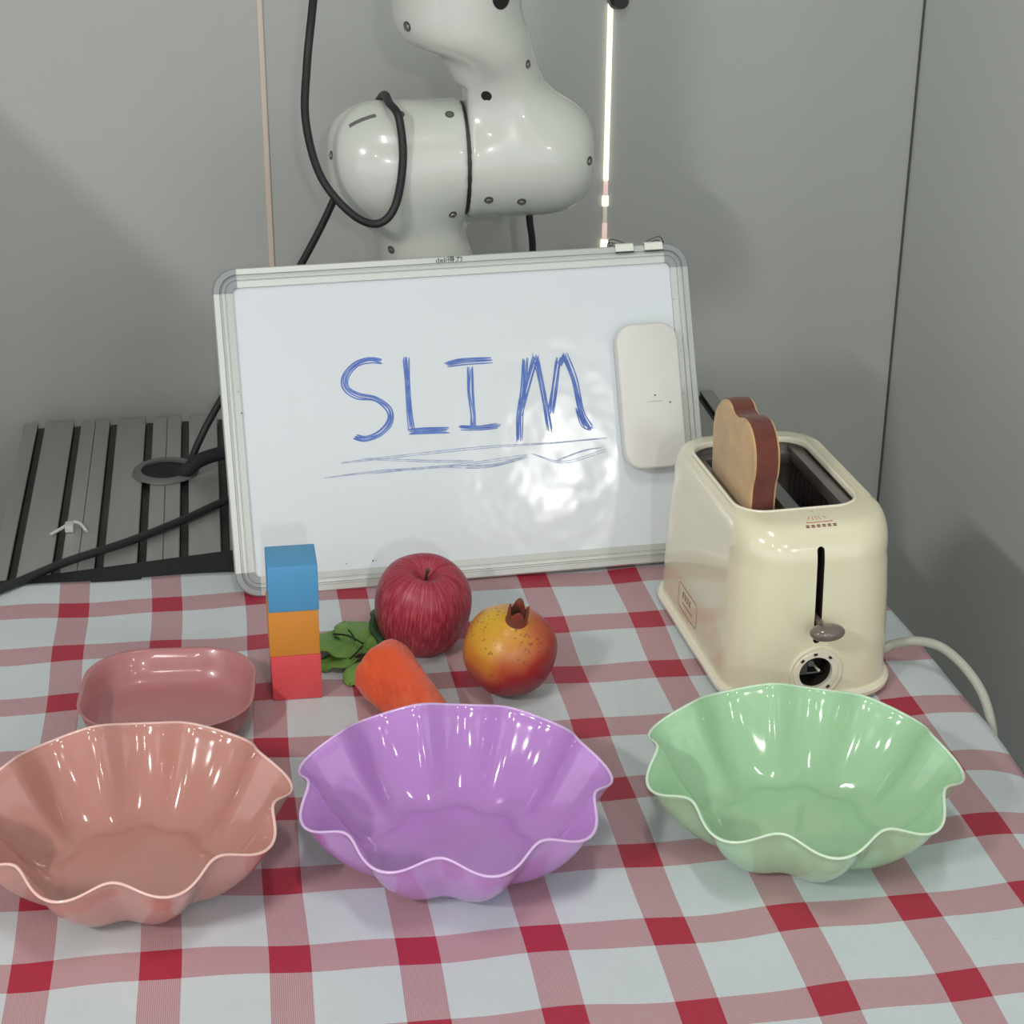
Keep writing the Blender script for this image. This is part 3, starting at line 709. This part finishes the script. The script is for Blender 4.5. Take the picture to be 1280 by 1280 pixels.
# racks inside the well
OX = -.006
def bar(name, x0, x1, y0, y1, z0, z1, m, bev=.0008): return box(name, OX + x0, OX + x1, y0, y1, z0, z1, m, ts, bev)
bar('slot_rim', -.0505, -.0400, -.072, .072, .140, .150, 'well'); bar('slot_rim', .0400, .0505, -.072, .072, .142, .1535, 'well')
bar('slot_divider', -.0065, .0065, -.0735, .0735, .142, .150, 'chrome')
bar('slot_end', -.0400, -.0065, .064, .0745, .139, .149, 'well'); bar('slot_end', .0065, .0400, .064, .0745, .139, .149, 'well')
bar('slot_end', -.0400, -.0065, -.0745, -.068, .139, .149, 'well'); bar('slot_end', .0065, .0400, -.0745, -.068, .139, .149, 'well')
bar('heating_floor', -.051, .051, -.074, .074, .1002, .104, 'tdark', 0)
for xx in (-.0405, -.0075, .0075, .0405):
    parts = []
    for k in range(13):
        y = -.062 + k * .0103; parts.append(tube_vf([Vector((OX + xx, y, .104)), Vector((OX + xx, y, .1405))], .0006, 6))
    V, F = merge(parts); tag(obj('guard_wires', V, F, 'chrome', ts), 'thin vertical guard wires')
for k in range(3): bar('side_wire', -.0400, -.0075, .056 - k * .006, .0572 - k * .006, .1405, .1420, 'chrome', .0003)
# lever, stalk, dial ring, guts
FYB = -B
sx = -.0035
lv = obj('lever_knob', *merge([loft([[(sx + .0005 + .0148 * s * math.cos(2 * PI * j / 28), FYB - .018 + .0095 * s * math.sin(2 * PI * j / 28), .0780 + zz) for j in range(28)] for zz, s in [(-.0066 * math.cos(PI * i / 12), max(.02, math.sin(PI * i / 12) ** .8)) for i in range(13)]])]), 'knob', ts, 180)
tag(lv, 'glossy taupe oval lever knob')
box('lever_stalk', sx - .0018, sx + .0018, FYB - .014, FYB + .012, .0750, .0810, 'knob', lv, .0008)
dm = Matrix.Translation((sx + .0005, FYB - .0002, .0315)) @ Matrix.Rotation(PI / 2, 4, 'X')
ring_obj('dial_ring', [(.0142, -.003), (.0142, .0010), (.0148, .0015), (.0190, .0015), (.0194, .0008), (.0194, .0002), (.0214, .0004), (.0218, .0012), (.0226, .0012), (.0230, -.003)], 'cream2', ts, 56, 35, dm)
for a in (50, 95, 135, 310, 222):
    r = .0176; cx, cz3 = sx + .0005 + r * math.cos(math.radians(a)), .0315 + r * math.sin(math.radians(a))
    bm = bmesh.new(); bmbox(bm, -.0016, .0016, -.0002, .0006, -.0011, .0011)
    bmesh.ops.transform(bm, matrix=Matrix.Translation((cx, FYB - .0019, cz3)) @ Matrix.Rotation(-math.radians(a - 90), 4, 'Y'), verts=bm.verts)
    fromv('ring_notch', bm, 'tdark', ts)
box('switch_plate', sx - .012, sx + .011, FYB + .010, FYB + .018, .0245, .0262, 'chrome', ts, .0003)
box('switch_block', sx - .0105, sx - .0035, FYB + .008, FYB + .018, .0262, .0370, mat('switch_grey', (82, 80, 76), .5), ts, .0006)
V, F = tube_vf([Vector((sx - .001, FYB + .018, .036)), Vector((sx - .001, FYB + .007, .036))], .0028, 14); obj('dial_shaft', V, F, 'chrome', ts, 50)
V, F = tube_vf([Vector((sx + .005, FYB + .016, .0295)), Vector((sx + .006, FYB + .006, .0295))], .0012, 12); obj('contact_pin', V, F, 'cream2', ts, 50)
# printed warning mark on the top, badge on the side (flat print laid on the shell)
def drape(name, polys, to3, direction, m, lift=.00025):
    V = []; F = []
    for P in polys:
        b0 = len(V)
        for p in P:
            q = to3(*p); hit = tb_bvh.ray_cast(q, direction); V.append((hit[0] - direction * lift) if hit[0] else q)
        F.append(tuple(range(b0, b0 + len(P))))
    return obj(name, V, F, m, ts)
def line(p, q, wd):
    p = Vector(p); q = Vector(q); d = (q - p).normalized(); n = Vector((-d.y, d.x)) * wd
    return [tuple(p + n), tuple(q + n), tuple(q - n), tuple(p - n)]
down = Vector((0, 0, -1)); t3 = lambda x, y: Vector((x, y, .2))
wx, wy = -.0005, -.0925
A1, B1, C1 = (wx - .0105, wy - .005), (wx + .0115, wy - .005), (wx - .001, wy + .011)
pl_ = [line(A1, B1, .00030), line(B1, C1, .00030), line(C1, A1, .00030)]
for k in range(3): pl_.append(line((wx - .004 + k * .0032, wy - .0025), (wx - .0035 + k * .0026, wy + .0030), .0002))
tag(drape('warning_print', pl_, t3, down, 'warn'), 'small red warning triangle outline')
pl_ = []
for k in range(6):
    x = wx - .0125 + k * .0046
    for (a, b) in (((0, 0), (.0034, 0)), ((0, .0014), (.0034, .0014)), ((.0008, -.0004), (.0008, .0018)), ((.0026, -.0004), (.0026, .0018)), ((.0017, -.0006), (.0017, .0020))):
        pl_.append(line((x + a[0], wy - .0093 + a[1]), (x + b[0], wy - .0093 + b[1]), .00026))
tag(drape('warning_text', pl_, t3, down, 'warn_dark'), 'row of tiny red characters')
right = Vector((1, 0, 0)); s3 = lambda y, z: Vector((-.12, y, z))
by0, bz0, ba, bb = .012, .034, .026, .0115
rr = rrect(ba, bb, .004, 0, 4, by0, bz0, 4); pl_ = [line(rr[i][:2], rr[(i + 1) % len(rr)][:2], .0003) for i in range(len(rr))]
for k in range(4):
    y = by0 + .015 - k * .0062
    pl_ += [line((y, bz0 + .0015), (y - .004, bz0 + .0015), .00035), line((y, bz0 + .0055), (y - .004, bz0 + .0055), .00035), line((y - .0012, bz0 + .0005), (y - .0012, bz0 + .0065), .00035), line((y - .0032, bz0 + .0005), (y - .0032, bz0 + .0065), .00035)]
for k in range(7): pl_.append(line((by0 + .014 - k * .0042, bz0 - .0045), (by0 + .0115 - k * .0042, bz0 - .0045), .0006))
tag(drape('side_badge', pl_, s3, right, 'brown'), 'thin brown outlined badge with tiny characters')
# cord
cd_ = tube('power_cord', [(.655, .585, .014), (.672, .50, .0085), (.69, .428, .016), (.703, .421, .022), (.720, .412, .0285), (.737, .394, .030), (.751, .366, .020), (.7600, .345, .000), (.766, .333, -.04), (.77, .325, -.12), (.775, .32, -.30), (.80, .33, -.55), (.84, .36, -.742)], .0040, 'cord', None, 10, 12)
tag(cd_, 'pale grey-cream power cord curling from behind the toaster over the table edge', 'cord')

# toast slice in the left slot
to = tag(empty('toast_slice', (.577, .474, .1045), (0, 0, TR)), 'soft toy toast slice with brown crust standing in the toaster slot', 'toast')
O = [(.052, 0), (.052, .050), (.053, .070), (.054, .086), (.050, .100), (.042, .110), (.033, .1175), (.022, .1215), (.012, .1205), (.004, .1165), (-.006, .1165), (-.018, .1205), (-.031, .1215), (-.043, .1165), (-.0515, .107), (-.0555, .095), (-.055, .082), (-.0515, .072), (-.0505, .055), (-.050, 0)]
OC = [Vector((0, y, z)) for y, z in O]; OC = catmull(OC, 4)
n = len(OC)
def slice_ring(x, ins):
    cy, cz4 = 0, .065; out = []
    for i, p in enumerate(OC):
        t = (OC[min(i + 1, n - 1)] - OC[max(i - 1, 0)]).normalized(); nr = Vector((0, t.z, -t.y))
        if nr.dot(Vector((0, p.y - cy, p.z - cz4))) < 0: nr = -nr
        q = p - nr * ins; out.append((x, q.y, max(0, q.z)))
    return out
th = .0095
V, F = loft([slice_ring(-th, .0022), slice_ring(-th + .0006, .0002), slice_ring(-th * .4, -.0003), slice_ring(th * .4, -.0003), slice_ring(th - .0006, .0002), slice_ring(th, .0022)]); 
cr_ = obj('crust', V, F, 'crust', to, 50)
for s in (-1, 1):
    V, F = loft([slice_ring(s * (th - .001), .0008), slice_ring(s * (th + .0012), .0012), slice_ring(s * (th + .0020), .0035)]); o = obj('crumb_face', V, F, 'crumb', to, 50)
    bm = bmesh.new(); bm.from_mesh(o.data); bmesh.ops.recalc_face_normals(bm, faces=bm.faces); bm.to_mesh(o.data); bm.free()

# ------------------------------------------------------------------ stacked blocks
for k, (m_, lab) in enumerate((('red', 'red wooden cube at the bottom of the stack of three'), ('orange', 'orange wooden cube in the middle of the stack of three'), ('blue', 'blue wooden cube on top of the stack of three'))):
    o = box('toy_block', -.0204, .0204, -.0204, .0204, 0, .0408, m_, None, .0009, 2); z = .0024 + .0409 * k
    o.location = (.1945 + (0, -.0006, .0002)[k], (.4535) + (0, .0004, -.0003)[k], z); o.rotation_euler = (0, 0, math.radians((.6, .9, .5)[k])); tag(o, lab, 'toy block', 'stacked toy blocks')

# ------------------------------------------------------------------ bowls
def bowl(cx, cy, phase, m_, label, rs=1.0):
    e = tag(empty('wavy_bowl', (cx, cy, .0022)), label, 'bowl', 'wavy plastic bowls in the front row')
    K = 288; NL = 9
    def R(a, t, side):   # t 0 centre-bottom ..1 foot ..2 rim
        c = math.cos(NL * (a - math.radians(phase)))
        c2 = c + .12 * (1 - c * c)
        return c2
    def pt(a, s, off):
        c = R(a, s, 0)
        # s: 0 foot edge, 1 rim
        r0 = .0625 + .0028 * c; r1 = .1075 + .0058 * c; z1 = .0590 - .0046 * c
        f = s ** .92; r = (r0 + (r1 - r0) * f + .0035 * math.sin(PI * s)) * rs
        r += .0012 * c * math.sin(PI * min(1, s)); z = z1 * s ** 1.06
        if s > .86: r += (s - .86) ** 2 * .09
        return r, z
    def shell(off):
        rings = []
        for s in [i / 22 for i in range(23)]:
            row = []
            for j in range(K):
                a = 2 * PI * j / K; r, z = pt(a, s, 0)
                ff = max(0, 1 - s / .16); fil = .0055 * ff * ff    # rounded foot
                row.append(Vector(((r - fil - off) * math.cos(a), (r - fil - off) * math.sin(a), z + off * .55 * (1 - s))))
            rings.append(row)
        return rings
    ext = shell(0); inn = shell(.0019)
    # floor discs: concentric rings down to the centre
    def floorrings(base, zz):
        out = []
        for f in (.93, .8, .55, .25, .02): out.append([Vector((p.x * f, p.y * f, zz)) for p in base])
        return out
    fe = floorrings(ext[0], .0012)[::-1]; fi = floorrings(inn[0], .0030)
    lip = []
    top_e, top_i = ext[-1], inn[-1]
    for k in range(1, 6):
        t = PI * k / 6; lip.append([(a.lerp(b, (1 - math.cos(t)) / 2)) + Vector((0, 0, .0012 * math.sin(t))) + (a - b) * (.55 * math.sin(t)) * 0 for a, b in zip(top_e, top_i)])
    V, F = loft(fe + ext + lip[:1], True, True, False)
    V, F = loft(fe + ext + lip + inn[::-1] + fi, True, True, True)
    o = obj('shell', V, F, m_, e, 180)
    # slightly thicker bead along the rim
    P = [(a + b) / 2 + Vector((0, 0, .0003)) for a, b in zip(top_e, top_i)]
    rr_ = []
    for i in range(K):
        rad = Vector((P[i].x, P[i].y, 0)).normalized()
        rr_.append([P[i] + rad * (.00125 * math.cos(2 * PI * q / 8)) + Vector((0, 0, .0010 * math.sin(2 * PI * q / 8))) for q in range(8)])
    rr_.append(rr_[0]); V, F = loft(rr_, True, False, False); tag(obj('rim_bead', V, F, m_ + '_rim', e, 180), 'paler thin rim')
    return e
bowl(.068, .204, 6, 'bowl_pink', 'salmon pink wavy-rimmed plastic bowl, leftmost of the front row', 1.0)
bowl(.2955, .199, -2, 'bowl_purple', 'purple wavy-rimmed plastic bowl in the middle of the front row')
bowl(.549, .189, -14, 'bowl_green', 'mint green wavy-rimmed plastic bowl in front of the toaster', 1.02)

# pink tray
tr = tag(empty('oval_tray', (.0905, .4165, .0022), (0, 0, math.radians(-4))), 'dusty pink rounded shallow dish behind the salmon bowl', 'dish')
lv = [(.050, .046, .030, .000), (.056, .052, .034, .0012), (.0605, .0565, .038, .006), (.0655, .0615, .043, .016), (.0690, .0650, .047, .0285), (.0702, .0662, .048, .0292), (.0700, .0660, .048, .0300), (.0686, .0646, .047, .0298), (.0670, .0630, .046, .0285), (.0636, .0596, .042, .016), (.0588, .0548, .037, .0070), (.054, .050, .033, .0034), (.046, .042, .028, .0026), (.02, .018, .012, .0026)]
V, F = loft([rrect(a, b, r, z, 12, 0, 0, 8) for a, b, r, z in lv]); obj('dish_shell', V, F, 'tray', tr, 180)

# ------------------------------------------------------------------ fruit
def revolve(name, prof, m_, parent, k=64, wob=None):
    rings = []
    for (r, z) in prof:
        rings.append([((r * (1 + (wob(2 * PI * j / k, z) if wob else 0))) * math.cos(2 * PI * j / k), (r * (1 + (wob(2 * PI * j / k, z) if wob else 0))) * math.sin(2 * PI * j / k), z) for j in range(k)])
    V, F = loft(rings); return obj(name, V, F, m_, parent, 180)
ap = tag(empty('apple', (.3076, .5094, .0428), (math.radians(14), math.radians(4), 0)), 'large red streaked apple with short stem, before the whiteboard', 'apple')
cp = [(.0005, -.0345), (.006, -.0350), (.012, -.0390), (.018, -.0405), (.026, -.0375), (.034, -.028), (.0395, -.014), (.0415, .002), (.0402, .016), (.0355, .028), (.0275, .0365), (.0185, .0395), (.0115, .0375), (.006, .0325), (.002, .0290), (.0005, .0285)]
cc = [(p.x, p.z) for p in catmull([(r, 0, z) for r, z in cp], 5)]
revolve('flesh', [(max(.0003, r), z) for r, z in cc], 'apple', ap, 72, lambda a, z: .012 * math.cos(5 * a + .6) * (.6 + z * 8) + .01 * math.cos(2 * a))
tube('stem', [(0, 0, .028), (.0005, -.001, .035), (.0012, -.0025, .0425)], [.0014, .0013, .0013, .0013, .0014, .0016, .0020][:7], 'stem', ap, 3, 8)
pm = tag(empty('pomegranate', (.3707, .4230, .0408), (0, 0, 0)), 'yellow and red pomegranate with dried crown, right of the apple', 'pomegranate')
AX = Vector((.075, -.40, .91)).normalized(); q_ = AX.to_track_quat('Z', 'Y').to_matrix()
def pomshape():
    k = 64; rings = []
    for i in range(1, 40):
        th_ = PI * i / 40; row = []
        for j in range(k):
            a = 2 * PI * j / k; r = .0392 * (1 + .018 * math.cos(6 * a + .4) * math.sin(th_) ** 2 + .012 * math.cos(3 * a))
            zz = -math.cos(th_); rr_ = math.sin(th_)
            v = Vector((r * rr_ * math.cos(a), r * rr_ * math.sin(a), .0378 * zz + (.0022 if zz > .93 else 0)))
            row.append(q_ @ v)
        rings.append(row)
    return loft(rings)
V, F = pomshape(); obj('flesh', V, F, 'pom', pm, 180)
# crown: short tube opening into pointed sepals
rings = []
for (r, z, am) in ((.0125, .0345, 0), (.0096, .0380, 0), (.0086, .0410, .02), (.0086, .0440, .15), (.0088, .0465, .6), (.0080, .0485, 1.7), (.0072, .0478, 1.7), (.0070, .0450, .3), (.0064, .0410, 0), (.0056, .0385, 0)):
    row = []
    for j in range(48):
        a = 2 * PI * j / 48; s_ = abs(math.cos(2 * a + .75)) ; lift = am * (s_ ** .8) * .0075 - am * .002
        row.append(q_ @ Vector((r * math.cos(a), r * math.sin(a), z + lift)))
    rings.append(row)
V, F = loft(rings, True, False, True); obj('crown', V, F, mat('pom_crown', (138, 58, 48), .7, noise=(160, (104, 70, 50), .4, .65, ONE)), pm, 60)
parts = []
for j in range(14):
    a = j * 2.4; r = .0012 + .0028 * (j / 14); parts.append(tube_vf([q_ @ Vector((r * math.cos(a), r * math.sin(a), .038)), q_ @ Vector((r * 1.3 * math.cos(a), r * 1.3 * math.sin(a), .0445 + .002 * math.sin(j * 3)))], .0005, 5))
V, F = merge(parts); tag(obj('stamens', V, F, mat('stamens', (70, 62, 36), .9), pm), 'dark dried stamens inside the crown', kind='stuff')

# ------------------------------------------------------------------ carrot
cr = tag(empty('toy_carrot', (.2665, .436, .0022), (0, 0, 0)), 'orange soft carrot with green leaves lying behind the purple bowl', 'carrot')
d0 = Vector((.36, -.93, 0)).normalized(); sd = Vector((-d0.y, d0.x, 0)); L = .150
rings = []
random.seed(3)
for i in range(37):
    t = i / 36; 
    r = .0265 * (1 - .55 * max(0, t - .18) ** 1.0) if t > .18 else .0265
    if t < .12: r *= max(0, 1 - ((.12 - t) / .12) ** 2.6) ** .5
    if t > .93: r *= math.sqrt(max(0, 1 - ((t - .93) / .0705) ** 2))
    r = max(r, .0006); row = []
    for j in range(48):
        a = 2 * PI * j / 48
        fac = 1 + .030 * math.sin(6 * a + 12 * t + 2 * math.sin(7 * t)) * math.sin(PI * min(1, t * 2)) + .085 * math.cos(3 * (a - 1.35 - .5 * t)) + .012 * math.sin(17 * a + 8 * math.sin(9 * t)) + .025 * math.cos(5 * a + t * 3) + .022 * math.sin(9 * a + 14 * t) * math.sin(20 * t)
        rr_ = r * fac; zc_ = max(.0, r * .90)
        row.append(d0 * (t * L - .012) + sd * (rr_ * math.cos(a)) + Vector((0, 0, max(.0006, zc_ + rr_ * .90 * math.sin(a)))))
    rings.append(row)
V, F = loft(rings); obj('root', V, F, 'carrot', cr, 180)
def leaf(base, tip, wd, lobes, m_, arch, zt, name='leaf', roll=0):
    base = Vector(base) - cr.location; tip = Vector(tip) - cr.location; ax_ = tip - base; L_ = ax_.length; ax_.normalize(); sdv = Vector((-ax_.y, ax_.x, 0)).normalized()
    V = []; F = []; NU, NV = 22, 9
    for i in range(NU + 1):
        t = i / NU; wv = wd * (math.sin(PI * min(1, t * .86 + .10)) ** .75) * (1 + .22 * abs(math.sin(lobes * PI * t)) - .15) * (1 if t < .97 else .25)
        for j in range(NV):
            s = 2 * j / (NV - 1) - 1
            p = base + ax_ * (t * L_ + abs(s) * .004) + sdv * (wv * s)
            p.z += arch * math.sin(PI * t) + zt * t - .10 * wv * abs(s) + .0012 * math.sin(9 * t + 4 * s) + roll * s * wv
            V.append((p.x, p.y, max(p.z, .0012)))
    for i in range(NU):
        for j in range(NV - 1): F.append((i * NV + j, i * NV + j + 1, (i + 1) * NV + j + 1, (i + 1) * NV + j))
    o = obj(name, V, F, m_, cr, 180); so = o.modifiers.new('thickness', 'SOLIDIFY'); so.thickness = .0011; so.offset = 0; return o
SB = (.254, .487, .012)
leaf(SB, (.211, .531, .010), .0225, 3, 'leaf', .006, -.004)
leaf(SB, (.2445, .549, .010), .0185, 3, 'leaf', .007, 0)
leaf((.258, .492, .012), (.268, .535, .008), .0120, 2, 'leaf', .006, 0)
leaf((.250, .483, .009), (.213, .488, .004), .0130, 2, 'leaf', .003, -.004)
leaf((.250, .478, .008), (.240, .452, .004), .0090, 2, 'leaf', .005, -.003)
tag(leaf((.272, .494, .014), (.2765, .548, .020), .0125, 2, 'leaf2', .004, .002, roll=.35), 'darker green leaf standing by the apple')
for P in ([(.254, .4865, .0215), (.242, .499, .0235), (.230, .511, .0200)], [(.2475, .493, .0215), (.245, .503, .0235), (.243, .511, .0225)], [(.2535, .486, .0200), (.247, .480, .0165), (.241, .476, .0130)]):
    tag(tube('vein', [Vector(p) - cr.location for p in P], .0008, 'vein', cr, 4, 6), 'thin dark vein')

# ------------------------------------------------------------------ lift everything so that the floor is at z = 0
for o in list(C.objects):
    if o.parent is None and o.type in ('MESH', 'EMPTY'):
        mw = o.matrix_basis.copy(); mw.translation.z += T; o.matrix_basis = mw
